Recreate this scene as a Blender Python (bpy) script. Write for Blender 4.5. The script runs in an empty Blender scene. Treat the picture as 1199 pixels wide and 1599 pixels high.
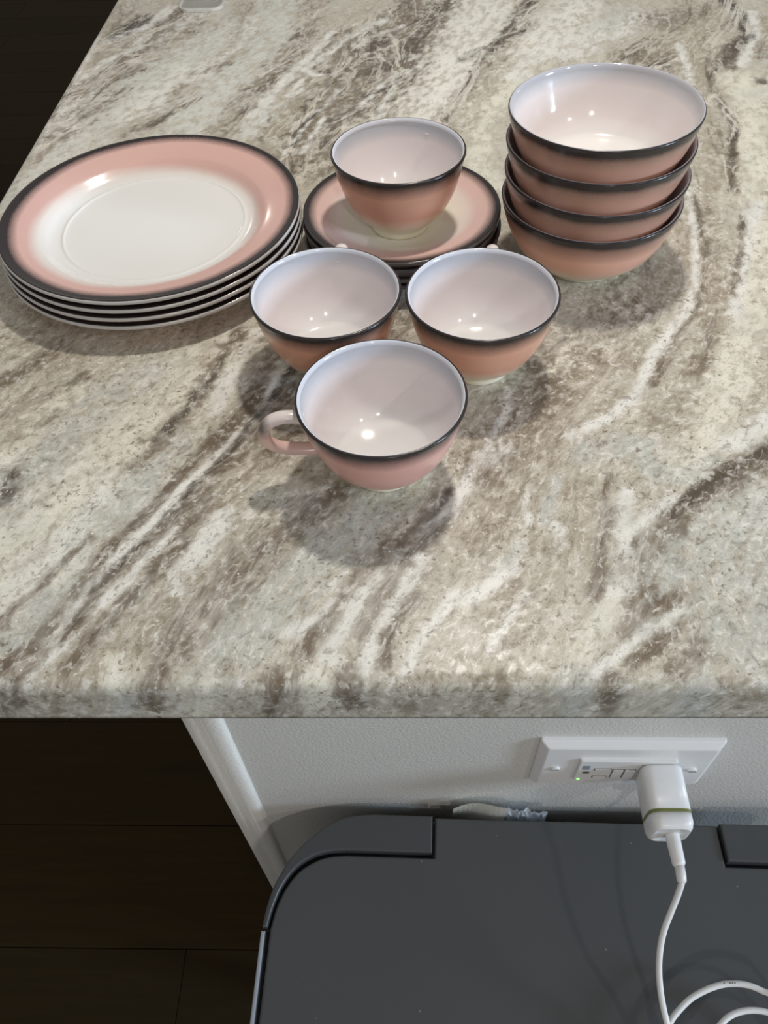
import bpy, bmesh, math, random
import numpy as np
from mathutils import Vector, Matrix

random.seed(7)
scene = bpy.context.scene
COL = scene.collection
ZC = 0.92                      # height of the counter top above the floor

# ------------------------------------------------------------------ camera
F_PX, TH, ROLL, YAW, CAMH = 1269.29, 0.89064, -0.060294, -0.063915, 0.35841
cam_data = bpy.data.cameras.new('camera')
cam_data.sensor_fit = 'VERTICAL'
cam_data.sensor_height = 36.0
cam_data.lens = F_PX / 1599.0 * 36.0
cam_data.clip_start = 0.01
cam = bpy.data.objects.new('camera', cam_data)
COL.objects.link(cam)
_R = Vector((1, 0, 0)); _F = Vector((0, math.cos(TH), -math.sin(TH))); _U = Vector((0, math.sin(TH), math.cos(TH)))
_c, _s = math.cos(ROLL), math.sin(ROLL)
_R2 = _R * _c + _U * _s
_U2 = _U * _c - _R * _s
_m = Matrix((( _R2.x, _U2.x, -_F.x), (_R2.y, _U2.y, -_F.y), (_R2.z, _U2.z, -_F.z)))
_rz = Matrix.Rotation(-YAW, 3, 'Z')
cam.matrix_world = Matrix.Translation((0, 0, ZC + CAMH)) @ (_rz @ _m).to_4x4()
scene.camera = cam

# ------------------------------------------------------------------ world, lights, exposure
world = bpy.data.worlds.new('world'); scene.world = world
world.use_nodes = True
bg = world.node_tree.nodes['Background']
bg.inputs[0].default_value = (1.0, 0.985, 0.96, 1)
bg.inputs[1].default_value = 0.28

def lamp(name, kind, loc, energy, color, target=None, **kw):
    d = bpy.data.lights.new(name, kind)
    d.energy = energy; d.color = color
    for k, v in kw.items():
        setattr(d, k, v)
    o = bpy.data.objects.new(name, d)
    o.location = (loc[0], loc[1], loc[2] + ZC)
    if target is not None:
        dirv = Vector((target[0], target[1], target[2] + ZC)) - Vector(o.location)
        o.rotation_euler = dirv.to_track_quat('-Z', 'Y').to_euler()
    COL.objects.link(o)
    return o

# pendant over the counter (its shade limits the cone), a second one further along, a ceiling light ahead
lamp('pendant_light', 'SPOT', (0.115, 0.665, 0.86), 17.5, (1.0, 0.94, 0.85), (0.10, 0.55, 0.0),
     spot_size=math.radians(112), spot_blend=0.35, shadow_soft_size=0.030)
# two ceiling lamps of the room behind the camera
lamp('ceiling_light', 'POINT', (0.42, -1.80, 1.60), 34.0, (1.0, 0.95, 0.89), shadow_soft_size=0.05)
lamp('ceiling_light', 'POINT', (1.75, -1.10, 1.60), 29.0, (1.0, 0.95, 0.89), shadow_soft_size=0.05)
# a lamp further into the room, beyond the counter
lamp('far_light', 'POINT', (-1.6, 3.6, 1.2), 6.0, (1.0, 0.93, 0.84), shadow_soft_size=0.06)
# daylight window to the right, a little behind the camera
lamp('window_light', 'AREA', (2.6, -0.50, 0.62), 46.0, (0.62, 0.80, 1.0), (0.0, 0.35, -0.05),
     shape='RECTANGLE', size=0.40, size_y=0.50)

scene.view_settings.view_transform = 'Standard'
scene.view_settings.look = 'None'
scene.view_settings.exposure = 0.0
scene.view_settings.gamma = 1.0
scene.view_settings.use_curve_mapping = False

# ------------------------------------------------------------------ helpers
def new_mat(name):
    m = bpy.data.materials.new(name); m.use_nodes = True
    nt = m.node_tree
    return m, nt, nt.nodes['Principled BSDF']

def node(nt, kind, **kw):
    n = nt.nodes.new(kind)
    for k, v in kw.items():
        setattr(n, k, v)
    return n

def ramp(nt, stops, interp='LINEAR'):
    r = nt.nodes.new('ShaderNodeValToRGB'); r.color_ramp.interpolation = interp
    e = r.color_ramp.elements
    while len(e) > 1:
        e.remove(e[-1])
    e[0].position = stops[0][0]; e[0].color = (*stops[0][1], 1)
    for p, c in stops[1:]:
        x = e.new(p); x.color = (*c, 1)
    return r

def math_node(nt, op, a, b=None):
    n = nt.nodes.new('ShaderNodeMath'); n.operation = op
    for i, v in enumerate((a, b)):
        if v is None: continue
        if isinstance(v, (int, float)): n.inputs[i].default_value = v
        else: nt.links.new(v, n.inputs[i])
    return n.outputs[0]

def mix_rgb(nt, fac, a, b, mode='MIX'):
    n = nt.nodes.new('ShaderNodeMix'); n.data_type = 'RGBA'; n.blend_type = mode
    for sock, v in ((n.inputs[0], fac), (n.inputs[6], a), (n.inputs[7], b)):
        if isinstance(v, (int, float)): sock.default_value = v
        elif isinstance(v, tuple): sock.default_value = (*v, 1)
        else: nt.links.new(v, sock)
    return n.outputs[2]

def noise(nt, vec, scale, detail=4.0, rough=0.55, dist=0.0):
    n = nt.nodes.new('ShaderNodeTexNoise')
    n.inputs['Scale'].default_value = scale; n.inputs['Detail'].default_value = detail
    n.inputs['Roughness'].default_value = rough; n.inputs['Distortion'].default_value = dist
    if vec is not None: nt.links.new(vec, n.inputs['Vector'])
    return n.outputs[0]

def bump(nt, height, strength, dist, bsdf):
    b = nt.nodes.new('ShaderNodeBump')
    b.inputs['Strength'].default_value = strength; b.inputs['Distance'].default_value = dist
    nt.links.new(height, b.inputs['Height']); nt.links.new(b.outputs[0], bsdf.inputs['Normal'])

def mapr(nt, v, a, b, c=0.0, d=1.0):
    n = nt.nodes.new('ShaderNodeMapRange'); n.clamp = True
    for i, x in enumerate((a, b, c, d)): n.inputs[i + 1].default_value = x
    nt.links.new(v, n.inputs[0]); return n.outputs[0]

def plain(name, col, rough=0.5, metal=0.0, var=0.06, scale=60, **kw):
    """plain coloured material with a little procedural unevenness"""
    m, nt, b = new_mat(name)
    tc = node(nt, 'ShaderNodeTexCoord')
    f = noise(nt, tc.outputs['Object'], scale, 3)
    dark = tuple(max(0, c * (1 - var)) for c in col); lite = tuple(min(1, c * (1 + var)) for c in col)
    nt.links.new(mix_rgb(nt, f, dark, lite), b.inputs['Base Color'])
    b.inputs['Roughness'].default_value = rough; b.inputs['Metallic'].default_value = metal
    for k, v in kw.items(): b.inputs[k].default_value = v
    return m

def link_mesh(name, me, mats, parent=None, loc=(0, 0, 0), smooth=True):
    for mt in (mats if isinstance(mats, (list, tuple)) else [mats]):
        me.materials.append(mt)
    if smooth:
        me.polygons.foreach_set('use_smooth', [True] * len(me.polygons))
    o = bpy.data.objects.new(name, me); COL.objects.link(o)
    o.location = loc
    if parent is not None: o.parent = parent
    return o

def obj_bm(name, bm, mats, parent=None, loc=(0, 0, 0), smooth=False):
    bmesh.ops.recalc_face_normals(bm, faces=bm.faces)
    me = bpy.data.meshes.new(name); bm.to_mesh(me); bm.free()
    return link_mesh(name, me, mats, parent, loc, smooth)

def tag(o, label=None, cat=None, group=None, kind=None):
    if label: o['label'] = label
    if cat: o['category'] = cat
    if group: o['group'] = group
    if kind: o['kind'] = kind
    return o

def empty(name, loc, rz=0.0):
    o = bpy.data.objects.new(name, None); COL.objects.link(o)
    o.empty_display_size = 0.02
    o.location = (loc[0], loc[1], loc[2] + ZC); o.rotation_euler = (0, 0, rz)
    return o

def spline(pts, n=6):
    """Catmull-Rom through pts (any dimension)"""
    P = [np.array(p, float) for p in pts]
    Q = [2 * P[0] - P[1]] + P + [2 * P[-1] - P[-2]]
    out = []
    for i in range(1, len(Q) - 2):
        a, b, c, d = Q[i - 1:i + 3]
        for k in range(n):
            t = k / n
            out.append(0.5 * (2 * b + (c - a) * t + (2 * a - 5 * b + 4 * c - d) * t * t + (3 * b - a - 3 * c + d) * t ** 3))
    out.append(P[-1])
    return out

def lathe_mesh(name, prof, mat_of, seg=96):
    """prof: list of (r,z); mat_of(i) material index for band i"""
    verts, faces, mi = [], [], []
    rings = []
    for r, z in prof:
        if r < 1e-6:
            rings.append([len(verts)]); verts.append((0, 0, z))
        else:
            rings.append(list(range(len(verts), len(verts) + seg)))
            verts += [(r * math.cos(2 * math.pi * k / seg), r * math.sin(2 * math.pi * k / seg), z) for k in range(seg)]
    for i in range(len(rings) - 1):
        a, b = rings[i], rings[i + 1]
        for k in range(seg):
            k2 = (k + 1) % seg
            if len(a) == 1: f = (a[0], b[k2], b[k])
            elif len(b) == 1: f = (a[k], a[k2], b[0])
            else: f = (a[k], a[k2], b[k2], b[k])
            faces.append(f); mi.append(mat_of(i))
    me = bpy.data.meshes.new(name); me.from_pydata(verts, [], faces)
    me.polygons.foreach_set('material_index', mi)
    me.update()
    bm = bmesh.new(); bm.from_mesh(me); bmesh.ops.recalc_face_normals(bm, faces=bm.faces); bm.to_mesh(me); bm.free()
    return me

def tube_bm(path, rad, seg=12, bm=None, squash=None):
    """tube along a 3-D path; rad number or list; squash=(axis vector, factor) flattens the section"""
    bm = bm or bmesh.new()
    P = [Vector(p) for p in path]
    rings = []; n = None
    for i, p in enumerate(P):
        t = (P[min(i + 1, len(P) - 1)] - P[max(i - 1, 0)]).normalized()
        if n is None:
            n = t.orthogonal().normalized()
            if squash: n = Vector(squash[0]).cross(t).normalized()
        n = (n - t * n.dot(t)).normalized(); b = t.cross(n)
        r = rad[i] if isinstance(rad, (list, tuple)) else rad
        rb = r * (squash[1] if squash else 1)
        rings.append([bm.verts.new(p + n * (r * math.cos(2 * math.pi * k / seg)) + b * (rb * math.sin(2 * math.pi * k / seg))) for k in range(seg)])
    for a, c in zip(rings, rings[1:]):
        for k in range(seg):
            bm.faces.new((a[k], a[(k + 1) % seg], c[(k + 1) % seg], c[k]))
    bm.faces.new(rings[0][::-1]); bm.faces.new(rings[-1])
    return bm

def prism_bm(outline, z0, z1, bev=0.0, bseg=3, bm=None, taper=0.0):
    """solid from a closed (x,y) outline between z0 and z1, the top edge rounded by bev"""
    bm = bm or bmesh.new()
    n = len(outline)
    O = [Vector((x, y)) for x, y in outline]
    area = sum(O[i].x * O[(i + 1) % n].y - O[(i + 1) % n].x * O[i].y for i in range(n))
    if area < 0: O = O[::-1]
    N = []
    for i in range(n):
        d1 = (O[i] - O[i - 1]).normalized(); d2 = (O[(i + 1) % n] - O[i]).normalized()
        n1 = Vector((d1.y, -d1.x)); n2 = Vector((d2.y, -d2.x))
        m = (n1 + n2); m = m.normalized() if m.length > 1e-6 else n1
        N.append(m / max(0.5, m.dot(n1)))
    levels = [(taper, z0)]
    if bev > 0:
        for k in range(bseg + 1):
            a = k / bseg * math.pi / 2
            levels.append((-bev * (1 - math.cos(a)), z1 - bev * (1 - math.sin(a))))
    else:
        levels.append((0.0, z1))
    rings = [[bm.verts.new((O[i].x + N[i].x * off, O[i].y + N[i].y * off, z)) for i in range(n)] for off, z in levels]
    for a, c in zip(rings, rings[1:]):
        for k in range(n):
            bm.faces.new((a[k], a[(k + 1) % n], c[(k + 1) % n], c[k]))
    bm.faces.new(rings[0][::-1]); bm.faces.new(rings[-1])
    return bm

def round_rect(x0, y0, x1, y1, r, seg=6):
    out = []
    for cx, cy, a0 in ((x1 - r, y0 + r, -90), (x1 - r, y1 - r, 0), (x0 + r, y1 - r, 90), (x0 + r, y0 + r, 180)):
        for k in range(seg + 1):
            a = math.radians(a0 + 90 * k / seg)
            out.append((cx + r * math.cos(a), cy + r * math.sin(a)))
    return out

def box_bm(x0, y0, z0, x1, y1, z1, bev=0.0, seg=2, bm=None):
    bm = bm or bmesh.new()
    r = bmesh.ops.create_cube(bm, size=1.0)
    for v in r['verts']:
        v.co = ((x0 + x1) / 2 + v.co.x * (x1 - x0), (y0 + y1) / 2 + v.co.y * (y1 - y0), (z0 + z1) / 2 + v.co.z * (z1 - z0))
    if bev > 0:
        es = list({e for v in r['verts'] for e in v.link_edges})
        bmesh.ops.bevel(bm, geom=es, offset=bev, segments=seg, affect='EDGES', profile=0.5)
    return bm

# ================================================================== COUNTERTOP
# veins of the slab, in millimetres on the slab: kind, width (0.1 mm), points
VEINS = """T 320 -351,1040 -348,934 -344,827
B 286 -254,1040 -276,979 -293,921 -313,876 -338,841
D 111 -306,1021 -318,991 -327,966
D 118 -305,1006 -316,996
W 83 -278,1052 -292,1007 -316,982 -332,957
W 66 -296,972 -295,943 -316,915 -330,888 -342,856 -349,835
B 162 -280,945 -300,906 -325,870 -343,834 -348,807
W 89 -252,1031 -257,995 -269,969 -280,945
T 181 -225,1001 -254,960 -275,920 -296,890 -322,854 -339,820
B 111 -295,882 -313,847 -331,813 -346,774
W 61 -310,861 -326,819 -343,787 -348,761
B 142 -291,838 -308,798 -323,760 -342,718
T 96 -319,766 -338,724 -347,696
W 65 -349,967 -349,871 -349,835
L 599 -207,973 -239,909 -268,851 -293,790 -318,741 -334,689 -343,627
K 202 -233,878 -256,821 -273,782
T 152 -191,1044 -185,971 -187,929 -200,898 -210,879 -223,855 -231,827 -242,800 -249,774 -266,750
W 100 -179,1006 -184,937 -195,914 -209,891
W 98 -209,873 -223,855
W 68 -241,820 -248,801 -251,781
B 82 -195,890 -210,876
B 52 -210,818 -230,786 -244,761
L 495 -149,1040 -148,951 -161,888 -182,845 -202,804 -224,754 -233,736
T 198 -113,1047 -115,982 -125,932 -141,886 -153,843 -161,801 -166,769 -177,745
B 134 -114,965 -128,893 -145,864 -157,822 -162,788
W 56 -86,963 -99,922 -125,858
W 75 -125,858 -133,834 -140,814 -144,794 -151,774
L 174 -134,786 -143,761 -153,743
B 429 -57,943 -74,866 -82,796 -97,746 -105,699
B 449 -2,990 -15,892 -27,820 -50,768 -82,698
T 208 -109,825 -122,760 -129,712
D 143 35,1033 23,988 9,955 -2,906 -22,916
D 79 -22,941 -39,925 -42,894
B 120 -57,952 -29,949 -2,982 -2,1046
W 59 -30,989 -51,968 -71,944 -83,913
W 45 -83,913 -104,883 -110,869 -99,856 -79,855
W 50 -9,973 -29,955 -50,943 -59,919
W 36 -15,854 -27,834 -39,807 -51,788
W 31 -2,861 -18,833 -27,792 -33,761
D 43 -10,850 -27,820 -46,807
W 29 -95,765 -103,740 -114,700
W 27 -83,764 -88,739 -99,699
W 42 -71,823 -82,790 -93,771
W 43 -111,847 -121,812 -109,825
D 37 -88,783 -103,746 -109,711
D 48 -2,939 -12,892 -25,862
B 121 41,1042 34,987 19,945 1,906 -15,877
K 526 78,1020 49,935 27,873 10,817 1,765
K 374 94,1000 61,901 39,829 22,776
B 94 132,1024 122,988 107,938 85,908 70,878 58,835 43,788 27,757
D 60 108,955 85,912 64,901 53,879
D 38 84,903 69,873 58,835 43,788
T 184 97,899 77,840 58,787 39,750
C 130 98,825 76,786 61,736 55,679 66,637
D 99 135,1024 122,997 112,954
D 118 126,962 111,946
K 299 184,1010 157,959 125,912 101,860
W 114 159,926 137,903 115,874 99,839
G 142 223,988 209,946
W 259 238,978 217,951 186,923 162,894
T 408 304,981 277,916 255,842 262,786
B 246 251,972 272,958 295,973
B 215 242,903 223,873 241,865
B 129 262,878 246,857
T 252 331,979 302,883 282,825
D 74 349,1013 352,959 349,918 330,896 320,873 306,852
B 66 320,873 311,845 290,832
W 66 367,975 359,925 338,880 322,851
T 89 373,958 363,909 344,864
B 46 288,825 283,798 285,772 286,740 284,717 274,683 263,647 260,622
D 23 285,772 286,740 284,717 274,683 266,657
C 145 306,824 314,796 301,733 292,688 286,646 270,607
C 267 315,809 327,769
G 107 316,785 322,793
G 130 347,864 355,871
D 55 332,815 333,811
W 51 273,900 272,855 264,813
T 165 273,785 268,736 257,679 248,627
T 93 226,609 224,572 219,538 212,506 201,476 188,448
B 36 224,609 222,572 215,530 207,498 197,469 184,449 168,422 152,392
W 36 223,619 217,572 210,530 204,506 194,477 187,462 172,442 157,420 145,398 136,380 126,369 115,361 93,347
T 184 206,573 192,531 180,492
B 204 169,508 138,457 109,437 90,418
W 52 243,529 232,490 221,461
W 64 270,597 254,553 245,529
B 27 256,580 241,529 225,483
C 126 270,570 250,512 229,454 214,415 200,391
T 126 229,529 216,483 199,441 182,403 167,368 153,357
B 24 202,455 194,428 183,397
C 116 210,415 192,391 181,362 172,341 158,325
W 64 214,356 195,341 183,340
D 54 208,335 186,320 168,308 151,294 142,285
B 87 206,327 184,314 163,300 145,285 128,265 119,252 116,236
L 111 196,291 175,277
G 249 196,291 167,273 140,256 127,244
G 204 186,256 165,236 150,217 166,205
G 120 177,224 168,188
B 214 87,393 72,370 54,343 42,327
T 250 127,417 102,381 78,348 64,317
C 76 108,431 88,406
W 40 62,388 54,365 47,343 38,330 32,317 24,298 14,284 3,275
W 65 54,340 46,326
T 158 66,307 50,288 31,270
G 96 95,332 108,339 123,342 134,336 136,328
G 94 172,325 152,315 141,318
B 18 113,316 110,309 104,292 100,274
G 36 82,312 74,292 71,283
W 22 65,307 61,288 63,281
W 29 78,279 80,265
B 47 105,287 101,270 97,252 97,244 92,232
W 42 120,301 113,278 114,256 115,240
W 58 114,252 109,236 105,232
T 105 92,307 92,279 82,253
W 37 143,296 128,283 117,274
B 39 121,265 116,248 117,236 107,226
B 65 135,232 119,220 105,209
W 16 133,224 114,211 100,200 86,188
B 31 135,217 116,202 103,192
C 63 101,228 89,213 78,199
T 164 68,257 56,237 44,213 37,195
W 43 51,251 40,241 29,233 26,229
W 17 21,235 13,225 6,214 -1,203 -6,190
W 13 58,233 48,221 41,210 35,199
G 42 55,264 49,251
W 41 3,258 -4,243 -14,225 -20,214 -25,199 -26,190
W 42 -21,245 -31,229 -40,210 -45,196
W 30 -44,229 -53,218 -66,210
B 43 -31,245 -41,229 -50,214 -56,207 -58,199
B 42 -14,241 -24,225 -30,210
B 34 -1,233 -11,221 -17,206 -18,192
B 117 14,293 3,271 -7,253 -18,249
D 31 18,303 7,280
B 43 -32,258 -21,262 -11,266
G 141 -18,294 -32,276 -46,258 -65,242 -77,226 -85,207
B 129 -48,299 -66,287 -79,276 -88,263 -94,250
T 110 -89,272 -91,254
B 65 -35,189 -31,167
B 74 -66,184 -73,156
C 69 -48,189 -52,167
T 67 2,184 -4,162
D 18 -73,433 -82,413 -94,380 -105,357 -113,338 -122,322 -132,310 -135,298 -143,288 -151,272 -159,259 -170,245 -174,234 -177,224 -180,217
B 61 -96,362 -115,328 -134,298 -147,272 -161,253 -172,240 -179,224 -185,209 -194,194 -204,179
B 70 -122,451 -131,424 -138,399 -147,375 -155,352 -164,336 -168,326
D 25 -130,427 -133,408 -144,384 -149,366 -154,355
D 20 -141,393 -147,375 -162,347
B 36 -107,386 -116,363 -126,346 -135,330 -144,313 -151,298 -160,282 -170,268 -178,251 -187,230 -193,213 -204,196 -209,191
W 22 -106,365 -117,341 -130,320 -139,305 -150,286 -161,268 -170,251 -175,238 -182,222 -186,207
B 49 -117,300 -125,288 -131,272 -137,257 -142,246 -153,230 -160,218 -168,207 -174,192
T 91 -99,320 -112,302 -121,290 -128,277
W 70 -112,290 -117,272 -124,255 -127,238
W 34 -137,277 -146,264 -156,246 -166,230
W 20 -179,205 -190,193 -196,182
C 303 -133,424 -154,393 -174,364 -195,332 -210,301 -219,269 -227,247
C 149 -167,370 -192,321 -215,278
G 218 -175,412 -196,388 -211,365 -224,337 -234,317 -243,297
D 61 -239,322 -241,302
B 34 -239,363 -231,377
T 188 -234,420 -247,389 -255,360
B 67 -244,441 -261,421 -277,402
B 52 -222,407 -243,389 -263,372
C 131 -231,395 -244,366 -256,338
G 144 -149,341 -166,311 -180,287 -191,273
B 22 -184,273 -197,255 -203,239 -214,227 -217,215
G 124 -185,247 -199,223 -207,204
C 64 -186,251 -194,243
W 135 -183,301 -197,268 -214,239
T 120 -121,246 -134,222 -148,207
B 141 -91,259 -103,238 -114,222 -122,211
G 144 -84,222 -101,203 -102,189
T 110 -166,189 -175,173 -186,156
C 56 -152,196 -151,184
B 51 -128,189 -134,162
C 61 -103,184 -112,156
T 143 -118,437 -132,418
W 68 -110,451 -119,424 -125,399 -128,375
B 75 -94,423 -103,392 -109,368 -119,341
B 184 -63,410 -77,373 -86,346
W 45 -90,423 -97,374 -106,346
T 203 -79,509 -92,450
T 272 -209,610 -243,531 -266,455
B 139 -12,476 -21,434
T 177 -3,421 -35,339
B 59 141,202 125,188
T 64 39,184 34,156
G 82 76,188 76,156
B 51 93,184 95,156
G 92 136,184 136,156
T 114 155,173 166,176
G 60 -143,173 -152,156
B 54 -202,170 -216,156"""
XL, XR, YF, YB, THK, ER = -0.3535, 0.92, 0.1800, 1.55, 0.0335, 0.0075

def vnoise(x, y, seed):
    """smooth value noise on arrays"""
    rs = np.random.RandomState(seed); T = rs.rand(256, 256)
    xi = np.floor(x).astype(int); yi = np.floor(y).astype(int)
    fx = x - xi; fy = y - yi
    fx = fx * fx * (3 - 2 * fx); fy = fy * fy * (3 - 2 * fy)
    g = lambda a, b: T[a & 255, b & 255]
    return (g(xi, yi) * (1 - fx) + g(xi + 1, yi) * fx) * (1 - fy) + (g(xi, yi + 1) * (1 - fx) + g(xi + 1, yi + 1) * fx) * fy

def fbm(x, y, seed, o=4):
    s = 0; a = 1; t = 0
    for k in range(o):
        s = s + a * vnoise(x * 2 ** k + 17 * k, y * 2 ** k - 9 * k, seed + k); t += a; a *= 0.55
    return s / t - 0.5

VCOL = {'B': (0.180, 0.142, 0.102), 'D': (0.070, 0.054, 0.042), 'T': (0.365, 0.315, 0.240), 'W': (0.80, 0.79, 0.745),
        'C': (0.76, 0.735, 0.62), 'G': (0.515, 0.52, 0.475), 'L': (0.66, 0.665, 0.62), 'K': (0.84, 0.825, 0.75)}
BASE = (0.52, 0.485, 0.40)

def parse_veins():
    out = []
    for L in VEINS.strip().splitlines():
        a = L.split()
        out.append((a[0], float(a[1]) * 1e-4, np.array([[float(q) for q in p.split(',')] for p in a[2:]]) * 1e-3))
    return out

def seg_dist(px, py, P):
    """distance to polyline, and tangent (cos2a, sin2a) of the nearest segment"""
    best = np.full(px.shape, 1e9); c2 = np.zeros(px.shape); s2 = np.zeros(px.shape)
    for (ax, ay), (bx, by) in zip(P[:-1], P[1:]):
        dx, dy = bx - ax, by - ay; L2 = dx * dx + dy * dy + 1e-12
        t = np.clip(((px - ax) * dx + (py - ay) * dy) / L2, 0, 1)
        d = np.hypot(px - ax - t * dx, py - ay - t * dy)
        m = d < best
        best = np.where(m, d, best)
        an = math.atan2(dy, dx)
        c2 = np.where(m, math.cos(2 * an), c2); s2 = np.where(m, math.sin(2 * an), s2)
    return best, c2, s2

def flow_coords(veins):
    """along/across coordinates that follow the veins, on a coarse grid (least squares, conjugate gradients)"""
    h = 0.016
    gx = np.arange(XL - 0.08, XR + 0.1, h); gy = np.arange(0.08, YB + 0.08, h)
    X, Y = np.meshgrid(gx, gy)
    C = np.full(X.shape, 1e-4) * math.cos(2 * 1.05); S = np.full(X.shape, 1e-4) * math.sin(2 * 1.05)
    for kind, w, P in veins:
        d, c2, s2 = seg_dist(X, Y, P)
        wt = np.exp(-(d / 0.035) ** 2) + 0.03 * np.exp(-d / 0.10)
        C += wt * c2; S += wt * s2
    a = 0.5 * np.arctan2(S, C)
    tx, ty = np.cos(a), np.sin(a)
    sg = np.where(ty < 0, -1.0, 1.0); tx, ty = tx * sg, ty * sg      # all pointing away from the front edge
    def solve(vx, vy):
        # minimise |grad f - v|^2
        def grad(f):
            return (f[:, 1:] - f[:, :-1]) / h, (f[1:] - f[:-1]) / h
        def div(gx_, gy_):
            r = np.zeros(X.shape); r[:, :-1] -= gx_ / h; r[:, 1:] += gx_ / h
            r[:-1] -= gy_ / h; r[1:] += gy_ / h
            return r
        b = div(0.5 * (vx[:, 1:] + vx[:, :-1]), 0.5 * (vy[1:] + vy[:-1]))
        f = vx.mean() * X + vy.mean() * Y
        A = lambda q: div(*grad(q)) + 1e-3 * q
        r = b - A(f); p = r.copy(); rr = (r * r).sum()
        for _ in range(260):
            Ap = A(p); al = rr / (p * Ap).sum(); f = f + al * p; r = r - al * Ap
            r2 = (r * r).sum(); p = r + (r2 / rr) * p; rr = r2
            if rr < 1e-10: break
        return f
    v = solve(tx, ty); u = solve(ty, -tx)
    return gx, gy, u, v

def bilin(gx, gy, F, x, y):
    i = np.clip((x - gx[0]) / (gx[1] - gx[0]), 0, len(gx) - 1.001); j = np.clip((y - gy[0]) / (gy[1] - gy[0]), 0, len(gy) - 1.001)
    i0 = i.astype(int); j0 = j.astype(int); a = i - i0; b = j - j0
    return (F[j0, i0] * (1 - a) + F[j0, i0 + 1] * a) * (1 - b) + (F[j0 + 1, i0] * (1 - a) + F[j0 + 1, i0 + 1] * a) * b

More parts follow.
